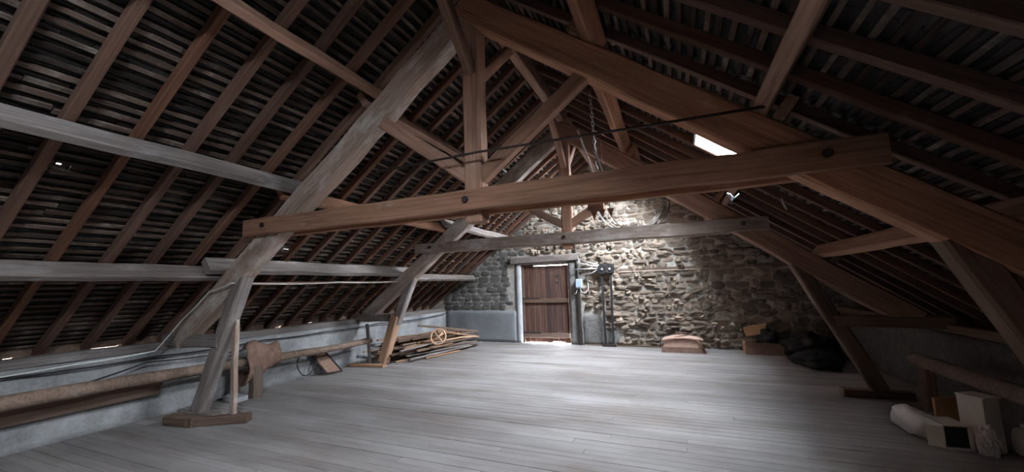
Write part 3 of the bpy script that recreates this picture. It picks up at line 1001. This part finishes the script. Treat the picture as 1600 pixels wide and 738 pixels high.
ct = thing('clutter_crate', (1.55, 9.85, 0), 'low brown crate of odds and ends on the floor at the dark gable corner', 'crate')
for a, b_ in (((1.24, 9.62, .0), (1.92, 9.65, .24)), ((1.24, 9.98, .0), (1.92, 10.01, .24)), ((1.24, 9.65, .0), (1.27, 9.98, .24)), ((1.89, 9.65, .0), (1.92, 9.98, .24)), ((1.27, 9.65, .01), (1.89, 9.98, .04))):
    box('crate_side', a, b_, 'cardboard' if b_[0] < 1.8 else 'trunk_dark', ct)
o = beam('cardboard_sheet', (1.27, 9.78, .45), (1.68, 9.82, .53), .02, .20, 'cardboard', None, up=(-.15, .25, 1), seg=.5, jit=0, ch=.02)
tag(o, 'tan cardboard sheet propped on the crate in the dark corner', 'cardboard')
tag(obj('shade_heap', *blob_vf((1.70, 9.80, .24), (.20, .16, .24), 3.3, 26, 16, .5, 3.0), 'corner_shade', None, True), 'black heap in the crate standing in for the shade of the gable corner', 'sack')  # black heaps added in place of plain darkness in this corner
tag(beam('stick', (.95, 9.70, .24), (1.66, 9.80, .36), .03, .02, 'slat', None), 'thin stick lying across the crate by the gable', 'stick')
tag(obj('shade_heap', *blob_vf((2.34, 9.55, .20), (.44, .42, .27), 5.1, 30, 18, .45, 2.6), 'corner_shade', None, True), 'large black heap standing in for the shade right of the crate', 'sack')
tag(obj('shade_heap', *blob_vf((2.22, 8.72, .11), (.36, .44, .15), 7.7, 30, 18, .5, 2.8), 'corner_shade', None, True), 'flat black heap standing in for the shade in front of the right corner', 'sack')

# ---------------------------------------------------------------- props: right side
pts = [(2.62 + .015 * math.sin(y_), y_, .56) for y_ in [2.2 + .2 * i for i in range(22)]]
tag(tube('log_pole', pts, .078, 'bark', None, sides=10, jit=.08), 'peeled log pole resting along the right wall', 'pole')
for k_, yy_ in enumerate((2.6, 6.25)):
    o = beam('pole_support', (2.64, yy_, 0), (2.64, yy_, .49), .14, .12, 'oak_dark', None, up=(1, 0, 0), seg=.2)
    tag(o, ('nearer', 'farther')[k_] + ' dark post holding up the right log pole', 'post')
bx = thing('white_box', (2.42, 5.12, 0), 'tall narrow white box standing by the right log pole', 'box')
def rot_box(c, w, d, h, ang, z0=0, t=0):
    ca, sa = math.cos(ang), math.sin(ang)
    v = []
    for z_ in (z0, z0 + h):
        for (a, b_) in ((-w / 2, -d / 2), (w / 2, -d / 2), (w / 2, d / 2), (-w / 2, d / 2)):
            v.append((c[0] + a * ca - b_ * sa, c[1] + a * sa + b_ * ca, z_))
    return v, [(0, 3, 2, 1), (4, 5, 6, 7), (0, 1, 5, 4), (1, 2, 6, 5), (2, 3, 7, 6), (3, 0, 4, 7)]
obj('carton', *rot_box((2.46, 5.06), .17, .19, .46, .50), 'whiteboard', bx)
obj('flap', *rot_box((2.465, 5.055), .19, .21, .014, .50, .462), 'whiteboard', bx)
cr = thing('white_open_carton', (2.12, 5.0, 0), 'white carton lying on its side with its mouth painted black as shade', 'box')
ca = .12
def rp2(c, a, b_):
    return (c[0] + a * math.cos(ca) - b_ * math.sin(ca), c[1] + a * math.sin(ca) + b_ * math.cos(ca))
c0 = (2.235, 5.10)
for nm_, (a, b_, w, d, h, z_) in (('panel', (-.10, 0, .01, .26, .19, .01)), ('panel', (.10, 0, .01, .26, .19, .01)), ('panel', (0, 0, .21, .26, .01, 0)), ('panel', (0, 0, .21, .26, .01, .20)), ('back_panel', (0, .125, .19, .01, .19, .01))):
    obj(nm_, *rot_box(rp2(c0, a, b_), w, d, h, ca, z_), 'whiteboard' if nm_ == 'panel' else 'black', cr)  # back panel is black to paint the unlit depth
obj('mouth_shade', *rot_box(rp2(c0, 0, .015), .188, .22, .187, ca, .0115), 'black', cr)  # black block filling the carton, painted shade for its unlit inside
obj('flap', *rot_box(rp2(c0, -.152, -.105), .11, .01, .185, ca - .45, .012), 'whiteboard', cr)
tag(obj('plastic_bundle', *blob_vf((2.13, 5.42, .10), (.13, .27, .125), 2.2, 22, 14, .28, 2.0, True, .8), 'plastic', None, True), 'pale rolled plastic bundle behind the open white carton', 'bundle')
tag(obj('crumpled_film', *blob_vf((2.40, 4.88, .11), (.07, .06, .15), 9.1, 26, 18, .42, 2.6, True), 'plastic', None, False), 'crumpled clear plastic film at the foot of the white box', 'plastic')
jg = thing('plastic_jug', (2.68, 4.95, 0), 'small pale plastic jug at the right edge by the wall', 'jug')
obj('body', *blob_vf((2.70, 5.0, .10), (.075, .065, .13), 4.4, 18, 14, .06, 1.5, True, .6), 'plastic', jg, True)
tube('neck', [(2.70, 5.0, .21), (2.70, 5.0, .26)], .022, 'plastic', jg, sides=10)
tag(obj('cardboard_piece', *rot_box((2.40, 5.40), .30, .02, .36, .5), 'cardboard'), 'brown cardboard piece standing behind the tall white box', 'cardboard')

# ---------------------------------------------------------------- hanging things
tag(tube('iron_tie_rod', [(-2.78, Y1 - .2, 2.80), (-1.6, Y1 - .2, 2.82), (-.2, Y1 - .2, 2.79), (.66, Y1 - .2, 2.78)], .011, 'iron', None, sides=6), 'thin dark iron rod stretched across the nearer truss above its tie beam', 'rod')
ch = thing('hanging_chain', (-.62, 3.52, 2.5), 'metal chain hanging beside the nearer tie beam', 'chain')
tp, bt_ = Vector((-.62, 3.5, 3.40)), Vector((-.60, 3.5, 2.62))
nl = 18
for i in range(nl):
    c_ = tp.lerp(bt_, (i + .5) / nl)
    lk = []
    for k_ in range(10):
        a = 2 * math.pi * k_ / 10
        o2 = Vector((math.cos(a) * .012, 0, math.sin(a) * .028)) if i % 2 else Vector((0, math.cos(a) * .012, math.sin(a) * .028))
        lk.append(c_ + o2)
    obj('link', *tube_vf(lk, .0045, sides=5, closed=True), 'steel', ch, True)
tube('hook', [bt_, bt_ + Vector((.02, 0, -.06)), bt_ + Vector((.05, 0, -.10)), bt_ + Vector((.08, 0, -.06))], .008, 'steel', ch)
tube('hook', [bt_ + Vector((0, 0, .18)), bt_ + Vector((.03, 0, .06)), bt_ + Vector((.07, 0, -.06))], .006, 'steel', ch)
tag(tube('metal_stick', [(-.755, 3.5, 3.04), (-.62, 3.5, 2.55)], .010, 'white_cable'), 'pale metal stick leaning against the hanging chain', 'stick')
tag(tube('string', [(-.55, 3.5, 3.0), (-.545, 3.5, 2.5)], .004, 'sack'), 'thin string hanging right of the chain', 'string')
hk = thing('hook_rack', (-.6, 3.47, 2.2), 'wooden block with three points hanging behind the nearer tie beam', 'rack')
box('block', (-.69, 3.45, 2.24), (-.55, 3.52, 2.56), 'oak', hk)
for k_ in range(3):
    xx_ = -.64 + .075 * k_
    obj('tooth', [(xx_ - .03, 3.455, 2.25), (xx_ + .03, 3.455, 2.25), (xx_ + .03, 3.50, 2.25), (xx_ - .03, 3.50, 2.25), (xx_, 3.478, 2.15 + .02 * (k_ > 0))], [(0, 3, 2, 1), (0, 1, 4), (1, 2, 4), (2, 3, 4), (3, 0, 4)], 'oak', hk)
iz = thing('insulator', (.60, 4.4, 2.35), 'white porcelain insulator under the right slope behind the tie beam', 'insulator')
tube('knob', [(.56, 4.38, 2.45), (.57, 4.4, 2.42), (.58, 4.4, 2.38), (.57, 4.4, 2.35)], .02, 'limewhite', iz, sides=8, taper=[.5, 1, .6, 1])
tube('wire_tail', [(.54, 4.4, 2.46), (.60, 4.4, 2.40), (.65, 4.4, 2.44)], .012, 'limewhite', iz)
tag(tube('cloth_strip', [(1.00, 4.4, 2.36), (1.01, 4.4, 2.30), (1.03, 4.4, 2.24)], .012, 'limewhite', None, sides=5, taper=[.5, 1, .7]), 'tiny white strip hanging from the right rafters', 'strip')
